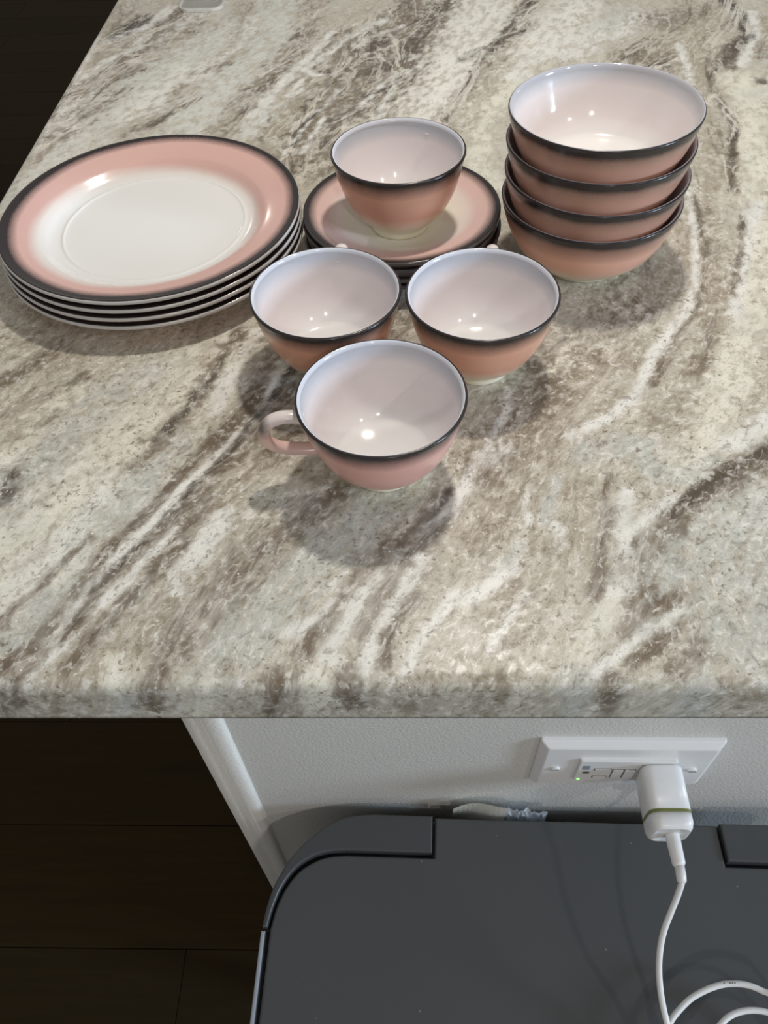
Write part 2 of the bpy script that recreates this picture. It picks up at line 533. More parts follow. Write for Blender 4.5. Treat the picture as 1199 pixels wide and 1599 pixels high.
def build_countertop():
    veins = parse_veins()
    # sample lines: fine where the slab is close, coarser far away and where nothing is seen
    def lines(a, b, f):
        out = [a]
        while out[-1] < b: out.append(out[-1] + f(out[-1]))
        out[-1] = b; return np.array(out)
    xs = lines(XL + ER, XR - 0.0, lambda x: 0.0021 if x < 0.41 else 0.03)
    ys = lines(YF + ER, YB, lambda y: 0.0013 + 0.0030 * max(0, y - 0.2) if y < 1.1 else 0.03)
    nx, ny = len(xs), len(ys)
    GX, GY = np.meshgrid(xs, ys)
    verts = [np.stack([GX.ravel(), GY.ravel(), np.zeros(nx * ny)], 1)]
    pat = [np.stack([GX.ravel(), GY.ravel()], 1)]
    idx = np.arange(nx * ny).reshape(ny, nx)
    faces = [np.stack([idx[:-1, :-1], idx[:-1, 1:], idx[1:, 1:], idx[1:, :-1]], -1).reshape(-1, 4)]
    # rim: left edge from the back to the corner, round it, along the front
    loop = [(idx[j, 0], (-1.0, 0.0)) for j in range(ny - 1, 0, -1)]
    fan = [(idx[0, 0], (-math.cos(a), -math.sin(a))) for a in np.linspace(0, math.pi / 2, 7)]
    loop += fan + [(idx[0, i], (0.0, -1.0)) for i in range(1, nx)]
    li = np.array([l[0] for l in loop]); ln = np.array([l[1] for l in loop])
    bp = verts[0][li]
    prof = [(ER * math.sin(a), -ER * (1 - math.cos(a)), ER * a) for a in np.linspace(0, math.pi / 2, 7)[1:]]
    for s in np.linspace(0, THK - ER, 13)[1:]:
        prof.append((ER, -ER - s, ER * math.pi / 2 + s))
    prof += [(ER - 0.03, -THK, ER * math.pi / 2 + THK), (ER - 0.215, -THK, ER * math.pi / 2 + THK + 0.2)]
    prev = li; base = nx * ny
    for off, dz, arc in prof:
        q = bp.copy(); q[:, :2] += ln * off; q[:, 2] = dz
        verts.append(q); pat.append(bp[:, :2] + ln * arc)
        cur = np.arange(base, base + len(li)); base += len(li)
        faces.append(np.stack([prev[:-1], cur[:-1], cur[1:], prev[1:]], -1))
        prev = cur
    V = np.concatenate(verts); P = np.concatenate(pat); Fq = np.concatenate(faces)
    me = bpy.data.meshes.new('countertop')
    me.vertices.add(len(V)); me.vertices.foreach_set('co', V.astype(np.float32).ravel())
    # drop degenerate fan quads -> keep as is where distinct
    a, b, c, d = Fq.T
    tri = (a == d)
    quads = Fq[~tri]; tris = Fq[tri][:, :3]
    nl = len(quads) * 4 + len(tris) * 3
    me.loops.add(nl)
    me.loops.foreach_set('vertex_index', np.concatenate([quads.ravel(), tris.ravel()]).astype(np.int32))
    me.polygons.add(len(quads) + len(tris))
    ls = np.concatenate([np.arange(len(quads)) * 4, len(quads) * 4 + np.arange(len(tris)) * 3])
    me.polygons.foreach_set('loop_start', ls.astype(np.int32))
    me.update(calc_edges=True); me.validate()
    # ---- pattern
    x, y = P[:, 0], P[:, 1]
    gx, gy, U, W = flow_coords(veins)
    u = bilin(gx, gy, U, x, y); v = bilin(gx, gy, W, x, y)
    # streak-following wobble so the vein borders are ragged
    wu = fbm(u * 150, v * 60, 3, 5); wv = fbm(u * 90, v * 70, 31, 5); wf = fbm(x * 420, y * 420, 71, 3)
    wx = x + 0.0125 * wu + 0.0045 * wf; wy = y + 0.0125 * wv + 0.0045 * fbm(x * 420, y * 420, 77, 3)
    brk = np.clip(0.5 + 3.6 * fbm(u * 260, v * 190, 51, 5), 0, 1)      # granular break-up
    brk2 = np.clip(0.45 + 4.5 * fbm(u * 200 + 40, v * 120, 61, 5), 0, 1)
    acc = np.zeros((len(x), 3)); ws = np.zeros(len(x))
    b0 = 0.16
    acc += b0 * np.array(BASE); ws += b0
    over = np.zeros(len(x)); ocol = np.zeros((len(x), 3))
    for kind, w, L in veins:
        lo = L.min(0) - 3 * w - 0.02; hi = L.max(0) + 3 * w + 0.02
        m = np.nonzero((wx > lo[0]) & (wx < hi[0]) & (wy > lo[1]) & (wy < hi[1]))[0]
        if len(m) == 0: continue
        s = min(1.0, max(0.30, w / 0.013))                 # thin veins stay crisp, broad ones fray
        d, _, _ = seg_dist(x[m] + s * (wx[m] - x[m]), y[m] + s * (wy[m] - y[m]), L)
        ww = max(w, 0.0028)
        g = np.exp(-(d / (0.62 * ww)) ** 2)
        nb = brk[m] if kind in 'BDT' else brk2[m]
        lo_ = 0.06 + 0.30 * (1 - s)
        g = g * (lo_ + (1.8 - lo_) * nb)
        # thin veins win over broad fields
        k = 1.6 * g * (0.010 / ww) ** 0.65 * {'W': 1.05, 'D': 2.4, 'B': 1.6}.get(kind, 1.0)
        acc[m] += k[:, None] * np.array(VCOL[kind]); ws[m] += k
    col = acc / ws[:, None]
    colr = me.attributes.new('slab_colour', 'FLOAT_COLOR', 'POINT')
    colr.data.foreach_set('color', np.concatenate([col, np.ones((len(x), 1))], 1).astype(np.float32).ravel())
    fl = me.attributes.new('slab_flow', 'FLOAT_VECTOR', 'POINT')
    fl.data.foreach_set('vector', np.stack([u, v, 0 * u], 1).astype(np.float32).ravel())
    ps = me.attributes.new('slab_pos', 'FLOAT_VECTOR', 'POINT')
    ps.data.foreach_set('vector', np.stack([x, y, 0 * u], 1).astype(np.float32).ravel())
    return me

def mat_slab():
    m, nt, b = new_mat('polished_quartzite')
    def attr(n):
        a = node(nt, 'ShaderNodeAttribute'); a.attribute_name = n; return a
    col = attr('slab_colour').outputs['Color']; flow = attr('slab_flow').outputs['Vector']; pos = attr('slab_pos').outputs['Vector']
    mp = node(nt, 'ShaderNodeMapping'); mp.inputs['Scale'].default_value = (1.0, 0.30, 1.0); nt.links.new(flow, mp.inputs[0])
    streak = noise(nt, mp.outputs[0], 120, 8, 0.66, 1.0)
    mp2 = node(nt, 'ShaderNodeMapping'); mp2.inputs['Scale'].default_value = (1.0, 0.72, 1.0); mp2.inputs['Location'].default_value = (3, 5, 0)
    nt.links.new(flow, mp2.inputs[0])
    fine = noise(nt, mp2.outputs[0], 185, 6, 0.66, 0.7)
    grain = noise(nt, pos, 900, 4, 0.6)
    patch = noise(nt, pos, 28, 4, 0.55, 0.6)
    speck = noise(nt, pos, 300, 4, 0.6, 0.5)
    sy = node(nt, 'ShaderNodeSeparateXYZ'); nt.links.new(pos, sy.inputs[0])
    # the front half of the slab is granular, the back half is banded and swirled
    gran = mapr(nt, math_node(nt, 'ADD', sy.outputs[1], math_node(nt, 'MULTIPLY', patch, 0.3)), 0.60, 0.85, 1.0, 0.42)
    amt = lambda v, a, b_, top: math_node(nt, 'MULTIPLY', mapr(nt, v, a, b_, 0.0, top), gran)
    c = mix_rgb(nt, amt(streak, 0.53, 0.72, 0.45), col, (0.19, 0.150, 0.108))
    c = mix_rgb(nt, amt(streak, 0.48, 0.30, 0.50), c, (0.80, 0.78, 0.71))
    c = mix_rgb(nt, amt(fine, 0.54, 0.68, 0.62), c, (0.15, 0.118, 0.085))
    c = mix_rgb(nt, amt(fine, 0.48, 0.35, 0.58), c, (0.88, 0.86, 0.80))
    c = mix_rgb(nt, mapr(nt, patch, 0.52, 0.66, 0.0, 0.22), c, (0.50, 0.505, 0.46))
    pm = math_node(nt, 'MULTIPLY', mapr(nt, patch, 0.40, 0.60, 0.80, 0.15), gran)
    c = mix_rgb(nt, math_node(nt, 'MULTIPLY', mapr(nt, speck, 0.57, 0.67, 0.0, 1.0), pm), c, (0.16, 0.12, 0.078))
    c = mix_rgb(nt, amt(speck, 0.40, 0.30, 0.45), c, (0.90, 0.88, 0.83))
    # thin wriggling veins, pale and dark, mostly inside the brown bands
    lum = node(nt, 'ShaderNodeRGBToBW'); nt.links.new(col, lum.inputs[0])
    brown = mapr(nt, lum.outputs[0], 0.28, 0.50, 1.0, 0.12)
    back = mapr(nt, gran, 0.5, 1.0, 1.0, 0.40)
    mp3 = node(nt, 'ShaderNodeMapping'); mp3.inputs['Scale'].default_value = (1.0, 0.34, 1.0); mp3.inputs['Location'].default_value = (7, 2, 0); nt.links.new(flow, mp3.inputs[0])
    for sc_, off, colr_, top in ((13, 0.0, (0.84, 0.80, 0.71), 0.66), (19, 4.0, (0.085, 0.066, 0.050), 0.75), (27, 9.0, (0.82, 0.78, 0.69), 0.50)):
        ad = node(nt, 'ShaderNodeVectorMath'); ad.operation = 'ADD'; nt.links.new(mp3.outputs[0], ad.inputs[0]); ad.inputs[1].default_value = (off, off, 0)
        r_ = noise(nt, ad.outputs[0], sc_, 6, 0.58, 0.9)
        rid = mapr(nt, math_node(nt, 'ABSOLUTE', math_node(nt, 'SUBTRACT', r_, 0.5)), 0.0, 0.030, top, 0.0)
        c = mix_rgb(nt, math_node(nt, 'MULTIPLY', math_node(nt, 'MULTIPLY', rid, brown), back), c, colr_)
    g2 = mapr(nt, grain, 0.3, 0.7, 0.90, 1.10)
    cc = node(nt, 'ShaderNodeCombineColor')
    for i in range(3): nt.links.new(g2, cc.inputs[i])
    c = mix_rgb(nt, 1.0, c, cc.outputs[0], 'MULTIPLY')
    # dark mineral specks, and tiny glints painted as pale dots
    vo = node(nt, 'ShaderNodeTexVoronoi'); vo.inputs['Scale'].default_value = 210; nt.links.new(pos, vo.inputs['Vector'])
    rnd = node(nt, 'ShaderNodeSeparateColor'); nt.links.new(vo.outputs['Color'], rnd.inputs[0])
    near = mapr(nt, vo.outputs['Distance'], 0.10, 0.26, 1.0, 0.0)
    dark = math_node(nt, 'MULTIPLY', near, math_node(nt, 'GREATER_THAN', rnd.outputs[0], 0.90))
    c = mix_rgb(nt, math_node(nt, 'MULTIPLY', dark, 0.55), c, (0.10, 0.075, 0.055))
    lite = math_node(nt, 'MULTIPLY', mapr(nt, vo.outputs['Distance'], 0.06, 0.16, 1.0, 0.0), math_node(nt, 'GREATER_THAN', rnd.outputs[1], 0.93))
    c = mix_rgb(nt, math_node(nt, 'MULTIPLY', lite, 0.8), c, (0.95, 0.93, 0.86))
    nt.links.new(c, b.inputs['Base Color'])
    b.inputs['Specular IOR Level'].default_value = 0.15
    nt.links.new(mapr(nt, fine, 0.3, 0.7, 0.22, 0.36), b.inputs['Roughness'])
    bump(nt, fine, 0.12, 0.0006, b)
    return m

M_SLAB = mat_slab()
counter = link_mesh('countertop', build_countertop(), M_SLAB, None, (0, 0, ZC))
tag(counter, 'polished stone counter slab with brown, white and grey veins, under all the dishes', 'countertop')

# ================================================================== ROOM
def mat_wall():
    m, nt, b = new_mat('satin_wall_paint')
    tc = node(nt, 'ShaderNodeTexCoord')
    n1 = noise(nt, tc.outputs['Object'], 520, 3, 0.5); n2 = noise(nt, tc.outputs['Object'], 9, 3)
    nt.links.new(mix_rgb(nt, n2, (0.70, 0.685, 0.645), (0.74, 0.725, 0.685)), b.inputs['Base Color'])
    b.inputs['Roughness'].default_value = 0.42
    bump(nt, n1, 0.45, 0.0010, b)
    return m
M_WALL = mat_wall()
# half wall that carries the counter; its left corner has a rounded bead
def wall_outline():
    x0, y0, r = -0.1535, 0.210, 0.020
    pts = [(1.02, y0), (-0.118, y0)]
    # slight raised corner bead, then the round of the corner
    pts += [(-0.1185, y0 - 0.0004), (-0.1192, y0 - 0.0014), (-0.1200, y0 - 0.0024), (-0.1213, y0 - 0.0031), (-0.1232, y0 - 0.0034), (-0.1262, y0 - 0.0032), (-0.1300, y0 - 0.0021)]
    for k in range(0, 9):
        a = math.radians(90 * k / 8)
        pts.append((x0 + r - r * math.sin(a) * 1.0, y0 + r - r * math.cos(a) + 0.0))
    pts += [(x0, 1.30), (1.02, 1.30)]
    return pts
w = obj_bm('wall_front', prism_bm(wall_outline(), -ZC, -0.0336), M_WALL, None, (0, 0, ZC), smooth=False)
for p in w.data.polygons: p.use_smooth = abs(p.normal.z) < 0.5 and p.area < 0.05
tag(w, kind='structure')

def mat_floor():
    m, nt, b = new_mat('dark_oiled_floorboards')
    tc = node(nt, 'ShaderNodeTexCoord'); oi = node(nt, 'ShaderNodeObjectInfo')
    mp = node(nt, 'ShaderNodeMapping'); mp.inputs['Scale'].default_value = (1.2, 14, 1); nt.links.new(tc.outputs['Object'], mp.inputs[0])
    ad = node(nt, 'ShaderNodeVectorMath'); ad.operation = 'ADD'; nt.links.new(mp.outputs[0], ad.inputs[0]); nt.links.new(oi.outputs['Random'], ad.inputs[1])
    n1 = noise(nt, ad.outputs[0], 5, 6, 0.6, 0.8)
    c = mix_rgb(nt, n1, (0.020, 0.0128, 0.0045), (0.042, 0.0265, 0.0095))
    c = mix_rgb(nt, mapr(nt, oi.outputs['Random'], 0, 1, 0, 0.35), c, (0.010, 0.007, 0.003))
    nt.links.new(c, b.inputs['Base Color']); b.inputs['Roughness'].default_value = 0.75
    b.inputs['Specular IOR Level'].default_value = 0.10
    return m
M_FLOOR = mat_floor()
M_GAP = plain('floor_joint', (0.010, 0.007, 0.004), 0.9)
fl = obj_bm('floor', box_bm(-3.2, -1.6, -0.03, 1.6, 4.6, -0.004), M_GAP, None, (0, 0, 0)); tag(fl, kind='structure')
pw = 0.172; pm = []
for ln in (1.55, 1.20):
    bm = prism_bm(round_rect(0, 0.0005, ln - 0.0008, pw - 0.0005, 0.0006, 1), -0.012, 0.0, 0.0008, 1)
    me = bpy.data.meshes.new('plank'); bmesh.ops.recalc_face_normals(bm, faces=bm.faces); bm.to_mesh(me); bm.free()
    me.materials.append(M_FLOOR); pm.append((me, ln))
rr = random.Random(3)
for j in range(-2, 25):
    x = -3.2 - rr.random() * 0.9
    while x < 0.3:
        me, ln = pm[rr.randrange(2)]
        if x + ln > -3.2:
            o = bpy.data.objects.new('plank', me); COL.objects.link(o); o.parent = fl; o.location = (x, 0.237 + (j - 1) * pw, 0.0)
        x += ln

# ================================================================== PAINTED MILK-GLASS DISHES
CREAM = (0.83, 0.77, 0.60); SALMON = (0.70, 0.375, 0.265); PINK = (0.72, 0.41, 0.36); BLACK = (0.030, 0.024, 0.024)
MILK = (0.82, 0.81, 0.79); RIM = (0.60, 0.615, 0.67)

def mat_outside(name, hh, salmon, fade, band, soft=0.15):
    """paint on the outside: cream foot, sprayed salmon body, black sprayed rim; by height above the base"""
    m, nt, b = new_mat(name)
    tc = node(nt, 'ShaderNodeTexCoord'); sp = node(nt, 'ShaderNodeSeparateXYZ'); nt.links.new(tc.outputs['Object'], sp.inputs[0])
    n = noise(nt, tc.outputs['Object'], 26, 3); nf = noise(nt, tc.outputs['Object'], 700, 2)
    h = math_node(nt, 'DIVIDE', sp.outputs[2], hh)
    h = math_node(nt, 'ADD', h, math_node(nt, 'MULTIPLY', math_node(nt, 'SUBTRACT', n, 0.5), 0.10))
    h = math_node(nt, 'ADD', h, math_node(nt, 'MULTIPLY', math_node(nt, 'SUBTRACT', nf, 0.5), 0.035))
    s2 = tuple(0.5 * (a + c) for a, c in zip(salmon, CREAM))
    dk = tuple(0.35 * a + 0.65 * c for a, c in zip(salmon, BLACK))
    r = ramp(nt, [(0.0, CREAM), (fade * 0.30, CREAM), (fade * 0.66, s2), (fade, salmon), (band - soft, salmon), (band - 0.02, dk), (band + 0.05, BLACK), (1.0, BLACK)])
    nt.links.new(h, r.inputs[0]); nt.links.new(r.outputs[0], b.inputs['Base Color'])
    b.inputs['Roughness'].default_value = 0.22
    b.inputs['Specular IOR Level'].default_value = 0.45
    return m

def mat_inside(name, hh, low, side, rim=RIM, lip=(0.64, 0.66, 0.73)):
    """bare milk glass inside; the sprayed paint shows faintly through the sides"""
    m, nt, b = new_mat(name)
    tc = node(nt, 'ShaderNodeTexCoord'); sp = node(nt, 'ShaderNodeSeparateXYZ'); nt.links.new(tc.outputs['Object'], sp.inputs[0])
    n = noise(nt, tc.outputs['Object'], 18, 2)
    h = math_node(nt, 'DIVIDE', sp.outputs[2], hh)
    wob = math_node(nt, 'MULTIPLY', math_node(nt, 'SUBTRACT', n, 0.5), 0.12)
    h = math_node(nt, 'ADD', h, math_node(nt, 'MULTIPLY', wob, mapr(nt, h, 0.7, 0.9, 1.0, 0.0)))
    r = ramp(nt, [(0.0, low), (0.12, low), (0.42, side), (0.76, side), (0.90, tuple(0.86 * c for c in rim)), (0.955, tuple(0.80 * c for c in rim)), (0.968, lip), (1.0, lip)])
    nt.links.new(h, r.inputs[0]); nt.links.new(r.outputs[0], b.inputs['Base Color'])
    b.inputs['Roughness'].default_value = 0.10
    b.inputs['Specular IOR Level'].default_value = 0.5
    return m

def shell_profile(outer, thick, floor_z, lip):
    """outer (r,z) from the foot up; returns the closed profile and the index where the inside starts"""
    o = spline(outer, 5)
    o = [(p[0], p[1]) for p in o]
    rt, zt = o[-1]
    prof = [(0.0, outer[0][1] + 0.0012), (outer[0][0] - 0.004, outer[0][1] + 0.0012)] + o
    lipn = [(rt - lip * (1 - math.cos(a)) , zt + lip * math.sin(a)) for a in np.linspace(0.3, math.pi - 0.3, 6)]
    prof += lipn
    k = len(prof)
    inner = [(lipn[-1][0] - 0.0007, lipn[-1][1] - 0.0009)]
    for r, z in reversed(o):
        if z > floor_z + 0.004 and z < zt - 0.0022: inner.append((r - thick * (0.75 + 0.5 * (1 - z / zt)), z))
    r0, z0 = inner[-1]
    for f in (0.88, 0.76, 0.62, 0.47, 0.31, 0.16, 0.0):
        inner.append((r0 * f, floor_z + (z0 - floor_z) * f ** 2.2))
    return prof + inner, k

# ---- cups
CUP_H = 0.0571
cup_outer = [(0.0200, 0.0), (0.0212, 0.0005), (0.0216, 0.0025), (0.0218, 0.0043), (0.0236, 0.0068), (0.0278, 0.0105), (0.0322, 0.0152), (0.0362, 0.0214), (0.0394, 0.0282),
             (0.0420, 0.0360), (0.0441, 0.0440), (0.0457, 0.0515), (0.0470, 0.0560)]
prof, kin = shell_profile(cup_outer, 0.0028, 0.0078, 0.0012)
M_CUP_OUT = mat_outside('cup_paint', CUP_H, SALMON, 0.44, 0.90)
M_CUP_OUT_PINK = mat_outside('cup_paint_pink', CUP_H, PINK, 0.34, 0.91)
M_CUP_IN = mat_inside('cup_milk_glass', CUP_H, MILK, (0.77, 0.705, 0.71))
cup_me = lathe_mesh('cup_body', prof, lambda i: 0 if i < kin - 3 else 1)
cup_me_pink = cup_me.copy()
def mat_handle():
    m, nt, b = new_mat('handle_paint')
    tc = node(nt, 'ShaderNodeTexCoord'); sp = node(nt, 'ShaderNodeSeparateXYZ'); nt.links.new(tc.outputs['Object'], sp.inputs[0])
    n = noise(nt, tc.outputs['Object'], 60, 3)
    x = math_node(nt, 'ADD', sp.outputs[0], math_node(nt, 'MULTIPLY', math_node(nt, 'SUBTRACT', n, 0.5), 0.004))
    base = ramp(nt, [(0.0, PINK), (1.0, PINK)])
    z = mapr(nt, sp.outputs[2], 0.028, 0.049)
    r = ramp(nt, [(0.0, (0.74, 0.54, 0.49)), (0.45, (0.73, 0.52, 0.47)), (0.8, (0.75, 0.64, 0.60)), (1.0, (0.78, 0.70, 0.68))]); nt.links.new(z, r.inputs[0])
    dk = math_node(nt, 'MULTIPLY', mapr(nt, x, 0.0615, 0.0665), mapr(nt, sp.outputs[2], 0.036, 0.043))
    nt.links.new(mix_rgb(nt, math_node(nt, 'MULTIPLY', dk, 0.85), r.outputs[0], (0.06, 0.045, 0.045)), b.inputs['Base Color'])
    b.inputs['Roughness'].default_value = 0.2
    return m
M_HANDLE = mat_handle()
hp = spline([(0.0438, 0, 0.0458), (0.0485, 0, 0.0478), (0.0560, 0, 0.0482), (0.0626, 0, 0.0453), (0.0662, 0, 0.0385), (0.0650, 0, 0.0318),
             (0.0600, 0, 0.0266), (0.0530, 0, 0.0238), (0.0450, 0, 0.0222), (0.0372, 0, 0.0214)], 5)
hb = tube_bm(hp, 0.0034, 14, squash=((0, 1, 0), 1.25))
bmesh.ops.recalc_face_normals(hb, faces=hb.faces)
handle_me = bpy.data.meshes.new('handle'); hb.to_mesh(handle_me); hb.free()

def make_cup(x, y, z, rz, label, group, pink=False):
    root = empty('cup', (x, y, z), rz)
    tag(root, label, 'cup', group)
    if pink:
        b = link_mesh('cup_body', cup_me_pink, [M_CUP_OUT_PINK, M_CUP_IN] if not cup_me_pink.materials else [], root)
    else:
        b = link_mesh('cup_body', cup_me, [M_CUP_OUT, M_CUP_IN] if not cup_me.materials else [], root)
    link_mesh('handle', handle_me, M_HANDLE if not handle_me.materials else [], root)
    return root
CUPS = 'pink cups with black rims'
make_cup(-0.0187, 0.3247, 0.0002, math.radians(188), 'frontmost cup alone, handle out to the left, pink with black rim', CUPS, True)
make_cup(-0.0548, 0.4185, 0.0002, math.radians(84), 'left cup of the middle pair, beside the plate stack, handle turned away', CUPS)
make_cup(0.0413, 0.4139, 0.0002, math.radians(80), 'right cup of the middle pair, in front of the bowl stack, handle turned away', CUPS)
make_cup(-0.0101, 0.5462, 0.0226, math.radians(62), 'cup standing on the stack of saucers', CUPS)

# ---- bowls
BOWL_H = 0.0514
bowl_outer = [(0.0310, 0.0), (0.0328, 0.0006), (0.0340, 0.0026), (0.0385, 0.0058), (0.0450, 0.0112), (0.0508, 0.0182), (0.0550, 0.0262), (0.0585, 0.0355),
              (0.0610, 0.0440), (0.0625, 0.0503)]
prof, kin = shell_profile(bowl_outer, 0.0030, 0.0060, 0.0011)
bowl_me = lathe_mesh('bowl', prof, lambda i: 0 if i < kin - 4 else 1)
M_BOWL_OUT = mat_outside('bowl_paint', BOWL_H, (0.80, 0.46, 0.345), 0.42, 0.865, 0.26)
M_BOWL_IN = mat_inside('bowl_milk_glass', BOWL_H, MILK, (0.76, 0.69, 0.685), (0.60, 0.60, 0.63), (0.46, 0.46, 0.50))
for i, (x, y, z, tx, ty, lab) in enumerate((
        (0.1246, 0.5325, 0.0002, 0, 0, 'bottom of the stack of four'),
        (0.1252, 0.5340, 0.0187, 0.2, -0.2, 'second from the bottom of the stack'),
        (0.1252, 0.5354, 0.0387, -0.4, 0.3, 'third from the bottom of the stack'),
        (0.1258, 0.5368, 0.0592, -1.0, -0.4, 'open at the top of the stack'))):
    o = link_mesh('bowl', bowl_me, [M_BOWL_OUT, M_BOWL_IN] if i == 0 else [], None, (x, y, ZC + z))
    o.rotation_euler = (math.radians(-ty), math.radians(-tx), i * 1.1)
    tag(o, 'salmon bowl with black rim, ' + lab, 'bowl', 'stacked bowls')

# ---- plates and saucers
def mat_dish(name, R, stops, edge, rough=0.16, off=(0.0, 0.0)):
    """sprayed colours by radius (the spray centred a little off), black edge by the true radius"""
    m, nt, b = new_mat(name)
    tc = node(nt, 'ShaderNodeTexCoord')
    n = noise(nt, tc.outputs['Object'], 22, 3); nf = noise(nt, tc.outputs['Object'], 600, 2)
    def radius(ox, oy):
        mp = node(nt, 'ShaderNodeMapping'); mp.inputs['Location'].default_value = (-ox, -oy, 0); mp.inputs['Scale'].default_value = (1, 1, 0)
        nt.links.new(tc.outputs['Object'], mp.inputs[0])
        ln = node(nt, 'ShaderNodeVectorMath'); ln.operation = 'LENGTH'; nt.links.new(mp.outputs[0], ln.inputs[0])
        h = math_node(nt, 'DIVIDE', ln.outputs['Value'], R)
        h = math_node(nt, 'ADD', h, math_node(nt, 'MULTIPLY', math_node(nt, 'SUBTRACT', n, 0.5), 0.030))
        return math_node(nt, 'ADD', h, math_node(nt, 'MULTIPLY', math_node(nt, 'SUBTRACT', nf, 0.5), 0.016))
    r = ramp(nt, stops); nt.links.new(radius(*off), r.inputs[0])
    f = mapr(nt, radius(off[0] * -0.25, off[1] * -0.25), edge[0], edge[1])
    nt.links.new(mix_rgb(nt, f, r.outputs[0], BLACK), b.inputs['Base Color'])
    b.inputs['Roughness'].default_value = rough
    return m
def dish_mesh(name, top, bottom, lip):
    """top and bottom (r,z) from the centre out; the lip joins them"""
    t = [(p[0], p[1]) for p in spline(top, 5)]; bt = [(p[0], p[1]) for p in spline(bottom, 5)]
    t[0] = (0.0, t[0][1]); bt[0] = (0.0, bt[0][1])
    (r1, z1), (r0, z0) = t[-1], bt[-1]
    lp = []
    for a in np.linspace(-math.pi / 2, math.pi / 2, 7)[1:-1]:
        lp.append(((r0 + r1) / 2 + lip * math.cos(a), (z0 + z1) / 2 + (z1 - z0) / 2 * math.sin(a)))
    prof = bt + lp + t[::-1]
    nb = len(bt) - 1; nl = nb + len(lp) + 1
    return lathe_mesh(name, prof, lambda i: 1 if i < nb else (2 if i < nl - 1 else 0), 128)
PR = 0.1112
plate_me = dish_mesh('plate',
    [(0, 0.0056), (0.03, 0.0056), (0.056, 0.0056), (0.0655, 0.0058), (0.0680, 0.0066), (0.0705, 0.0062), (0.0760, 0.0078), (0.0815, 0.0120), (0.0850, 0.0142), (0.0930, 0.0165), (0.1030, 0.0187), (0.1095, 0.0202)],
    [(0, 0.0020), (0.03, 0.0020), (0.0590, 0.0020), (0.0605, 0.0002), (0.0640, 0.0002), (0.0660, 0.0020), (0.0755, 0.0034), (0.0830, 0.0085), (0.0900, 0.0118), (0.1010, 0.0146), (0.1095, 0.0168)], 0.0017)
WHITE = (0.83, 0.825, 0.81); PPINK = (0.71, 0.455, 0.41)
M_PLATE_TOP = mat_dish('plate_top_paint', PR, [(0, WHITE), (0.66, WHITE), (0.715, (0.79, 0.73, 0.69)), (0.775, PPINK), (1, PPINK)], (0.885, 0.950), 0.16, (-0.0040, -0.0055))
M_PLATE_UNDER = mat_dish('plate_underside_paint', PR, [(0, WHITE), (0.62, WHITE), (0.74, (0.78, 0.54, 0.44)), (1, (0.72, 0.46, 0.37))], (0.975, 1.02), 0.3)
M_LIP = plain('milk_glass_edge', (0.52, 0.50, 0.49), 0.15)
for i, (dx, dy, rx, lab) in enumerate(((0.0, -0.0046, 0.0, 'bottom of the stack of four'), (-0.0004, -0.0032, 0.2, 'second from the bottom of the stack'),
                                   (-0.0003, -0.0016, 0.4, 'third from the bottom of the stack'), (-0.0006, 0, 0.6, 'white centre showing, on top of the stack'))):
    o = link_mesh('plate', plate_me, [M_PLATE_TOP, M_PLATE_UNDER, M_LIP] if i == 0 else [], None, (-0.1942 + dx, 0.5499 + dy, ZC + 0.0001 + i * 0.0060))
    o.rotation_euler = (Matrix.Rotation(math.radians(rx), 3, 'X') @ Matrix.Rotation((3 - i) * 0.9, 3, 'Z')).to_euler()
    tag(o, 'large pink plate with black edge, ' + lab, 'plate', 'stacked dinner plates')
SR = 0.0731
saucer_me = dish_mesh('saucer',
    [(0, 0.0036), (0.012, 0.0036), (0.0235, 0.0036), (0.0290, 0.0036), (0.0315, 0.0037), (0.0365, 0.0048), (0.0450, 0.0078), (0.0540, 0.0108), (0.0640, 0.0131), (0.0718, 0.0147)],
    [(0, 0.0012), (0.012, 0.0012), (0.0250, 0.0012), (0.0265, 0.0002), (0.0290, 0.0002), (0.0305, 0.0012), (0.0375, 0.0022), (0.0460, 0.0046), (0.0550, 0.0076), (0.0650, 0.0099), (0.0718, 0.0113)], 0.0013)
M_SAUCER_TOP = mat_dish('saucer_top_paint', SR, [(0, (0.83, 0.79, 0.67)), (0.54, (0.82, 0.78, 0.68)), (0.66, (0.80, 0.71, 0.66)), (0.76, (0.72, 0.52, 0.48)), (1, (0.67, 0.45, 0.40))], (0.855, 0.950))
M_SAUCER_UNDER = mat_dish('saucer_underside_paint', SR, [(0, (0.80, 0.75, 0.62)), (0.5, (0.76, 0.62, 0.50)), (1, (0.70, 0.50, 0.37))], (0.93, 1.0), 0.3)
M_LIP2 = plain('saucer_edge', (0.10, 0.09, 0.09), 0.14)
for i, (dx, dy, lab) in enumerate(((0.0, 0.0, 'bottom of the stack of four'), (0.001, -0.001, 'second from the bottom of the stack'),
                                   (-0.001, 0.0008, 'third from the bottom of the stack'), (0, 0, 'top of the stack, carrying a cup'))):
    o = link_mesh('saucer', saucer_me, [M_SAUCER_TOP, M_SAUCER_UNDER, M_LIP2] if i == 0 else [], None, (-0.0088 + dx, 0.5532 + dy, ZC + 0.0001 + i * 0.0062))
    o.rotation_euler = (0, 0, i * 1.3)
    tag(o, 'pink saucer with black edge, ' + lab, 'saucer', 'stacked saucers')

